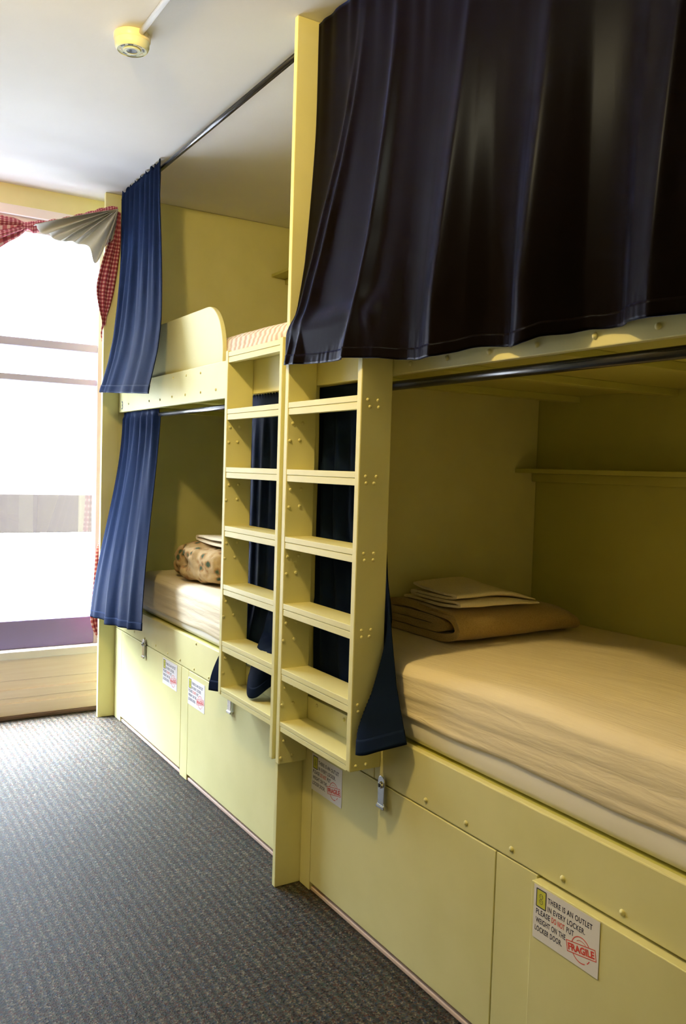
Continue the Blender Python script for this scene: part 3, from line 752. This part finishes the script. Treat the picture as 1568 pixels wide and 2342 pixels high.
# ------------------------------------------------------------------ smoke detector and its conduit
dx, dy = -.462, .392
sd = thing('smoke_detector', 'round cream smoke detector on the white ceiling', 'smoke detector', (dx, dy, CEIL))
lathe('base', [(.057, 0), (.057, .016), (.0545, .021)], (dx, dy, CEIL-.0005), M['det'], sd, 48, (0, 0, -1))
lathe('cover', [(.054, .021), (.0535, .034), (.050, .043), (.046, .047), (.0455, .0445), (.028, .0445), (.0265, .049), (.017, .0495), (.0165, .040)], (dx, dy, CEIL-.0005), M['detface'], sd, 48, (0, 0, -1))
lathe('sensor_opening', [(.016, .040), (.016, .0475), (.012, .0482), (.002, .0455)], (dx, dy, CEIL-.0005), M['darkmetal'], sd, 32, (0, 0, -1))
for k in range(8):
    a0 = k*math.pi/4+.12; V = []; F = []
    for i in range(7):
        t = a0+i/6*.45
        for q in (.033, .0385): V.append((dx+q*math.cos(t), dy+q*math.sin(t), CEIL-.0455))
    for i in range(6): F.append((2*i, 2*i+1, 2*i+3, 2*i+2))
    link('vent_slot', mesh('vent_slot', V, F), M['darkmetal'] if k % 3 else M['det'], sd, solid=.001)
cd = tube('cable_conduit', (dx+.012, dy-.035, CEIL-.0085), (dx+.012, BY+.005, CEIL-.0085), .0088, M['ceil']); tag(cd, 'white cable conduit along the ceiling running from the smoke detector', 'conduit')

# ------------------------------------------------------------------ swagged window drape: checked cloth with a pale lining
def uvgrid(name, fn, nu, nv, m, parent, su, sv, solid=.003):
    o = grid_mesh(name, fn, nu, nv, m, parent, solid=solid)
    uv = o.data.uv_layers.new(name='UVMap')
    for p in o.data.polygons:
        for li in p.loop_indices:
            k = o.data.loops[li].vertex_index; uv.data[li].uv = (su*(k % (nu+1))/nu, sv*(k//(nu+1))/nv)
    return o
dr = thing('window_drape', 'red checked swag drape with off-white lining looped across the window top', 'drape', (-.3, 1.985, 2.5))
# twisted band from the gather to the next hook
T = [(0, -.030, 2.596, .012), (.12, -.092, 2.580, .013), (.3, -.178, 2.538, .015), (.5, -.283, 2.488, .020), (.64, -.366, 2.456, .024), (.76, -.426, 2.440, .030), (.83, -.462, 2.436, .020), (.9, -.52, 2.415, .055), (1, -.66, 2.36, .11)]
def fn_tw(u, v):
    x, z, w = spline(T, u); t = v*2*math.pi
    return (x+.15*w*math.cos(t), 1.992+.020*math.cos(t)+.008*math.sin(u*9), z+w*math.sin(t)*.9+.003*math.sin(u*60+v*12))
uvgrid('swag_band', fn_tw, 80, 20, M['gingham'], dr, 44, 9)
def fn_loop(u, v):   # the next swag
    x = -.485-.5*u; top = 2.452+.06*u; bot = 2.425-.17*math.sin(min(1, u*1.1+.05)*math.pi*.5)
    return (x, 1.975-.02*math.sin(v*9)*v, top+(bot-top)*v)
uvgrid('swag', fn_loop, 40, 20, M['gingham'], dr, 26, 10)
# lining fan spreading from the gather point
def fn_fan(u, v):
    E = [(0, -.446, 2.432), (.12, -.38, 2.410), (.28, -.323, 2.383), (.42, -.271, 2.384), (.55, -.225, 2.390), (.66, -.190, 2.365), (.78, -.142, 2.316), (.88, -.128, 2.335), (.94, -.108, 2.37), (1, -.062, 2.44)]
    ex, ez = spline(E, u); gx, gz = -.036, 2.585
    r = v**.8
    ph = u*40+3*math.sin(u*5)
    f = .034*math.sin(ph)*math.sin(min(1, r*1.15)*math.pi*.68)
    return (gx+(ex-gx)*r+.006*math.cos(ph)*r, 1.952-f-.016*math.sin(r*3.1), gz+(ez-gz)*r+.008*math.sin(ph*.8)*r*r)
uvgrid('lining', fn_fan, 150, 30, M['lining'], dr, 1, 1, .002)
# tail hanging down beside the post, then passing behind it
LT = [(0, -.034, -.012, 2.58), (.07, -.068, -.010, 2.443), (.13, -.101, -.018, 2.34), (.2, -.131, -.036, 2.206), (.25, -.125, -.054, 2.12), (.31, -.098, -.078, 2.015), (.36, -.072, -.03, 1.92), (.45, -.058, .0, 1.75), (.6, -.055, .02, 1.3), (.72, -.070, .02, .95), (.78, -.088, .02, .86), (.86, -.100, .02, .70), (.95, -.112, .02, .50), (1, -.075, .02, .405)]
def fn_tail(u, v):
    xl, xr, z = spline(LT, v)
    x = xl+(xr-xl)*u
    k = smooth01((2.03-z)/.07)
    return (x, 1.978+.092*k-.012*math.sin(u*15+1)*(.3+.7*v)+.01*u, z)
uvgrid('tail', fn_tail, 40, 110, M['gingham'], dr, 6, 90)

# ------------------------------------------------------------------ light
w = bpy.data.worlds.new('sky'); SC.world = w; w.use_nodes = True; nt = w.node_tree
bg = nt.nodes['Background']
tc = nd(nt, 'ShaderNodeTexCoord'); sp = nd(nt, 'ShaderNodeSeparateXYZ'); nt.links.new(tc.outputs['Generated'], sp.inputs[0])
nt.links.new(ramp(nt, sp.outputs['Z'], [(0.0, (.0062, .0066, .0071)), (.25, (.0086, .0096, .0107)), (.6, (.030, .036, .044)), (.80, (.13, .15, .17)), (.92, (.62, .68, .74)), (1.0, (.95, .98, 1.0))]), bg.inputs['Color'])
SKY = 700.0; LAMP = 77.0
bg.inputs['Strength'].default_value = SKY
pl = bpy.data.lights.new('window_portal', 'AREA'); pl.shape = 'RECTANGLE'; pl.size = WX1-WX0; pl.size_y = 2.16
pl.cycles.is_portal = True
po = bpy.data.objects.new('window_portal', pl); COL.objects.link(po); po.location = ((WX0+WX1)/2, WY+.12, 1.41)
po.rotation_euler = (math.radians(-90), 0, 0)
la = bpy.data.lights.new('room_lamp', 'POINT'); la.energy = LAMP; la.color = (1.0, .72, .25); la.shadow_soft_size = .05
lo = bpy.data.objects.new('room_lamp', la); COL.objects.link(lo); lo.location = (-1.06, -.48, 2.58)

# ------------------------------------------------------------------ camera
cam = bpy.data.cameras.new('camera'); co = bpy.data.objects.new('camera', cam); COL.objects.link(co); SC.camera = co
cam.sensor_fit = 'HORIZONTAL'; cam.sensor_width = 36; cam.lens = 1941.75/1568*36; cam.clip_end = 2000; cam.clip_start = .02
fw = Vector((.52414244, .85015425, -.05012433)); rt = Vector((.85163057, -.52325242, .03053328)); up = rt.cross(fw)
mw = Matrix(((rt.x, up.x, -fw.x, -1.30457631), (rt.y, up.y, -fw.y, -2.33416963), (rt.z, up.z, -fw.z, 1.32), (0, 0, 0, 1)))
co.matrix_world = mw

SC.view_settings.view_transform = 'Standard'; SC.view_settings.look = 'None'
SC.view_settings.exposure = 0.0; SC.view_settings.gamma = 1.0
try: SC.view_settings.use_curve_mapping = False
except Exception: pass
cy = SC.cycles
cy.use_denoising = True
cy.max_bounces = 10; cy.diffuse_bounces = 6; cy.glossy_bounces = 3; cy.transmission_bounces = 4; cy.transparent_max_bounces = 8
cy.sample_clamp_indirect = 6.0; cy.caustics_reflective = False; cy.caustics_refractive = False
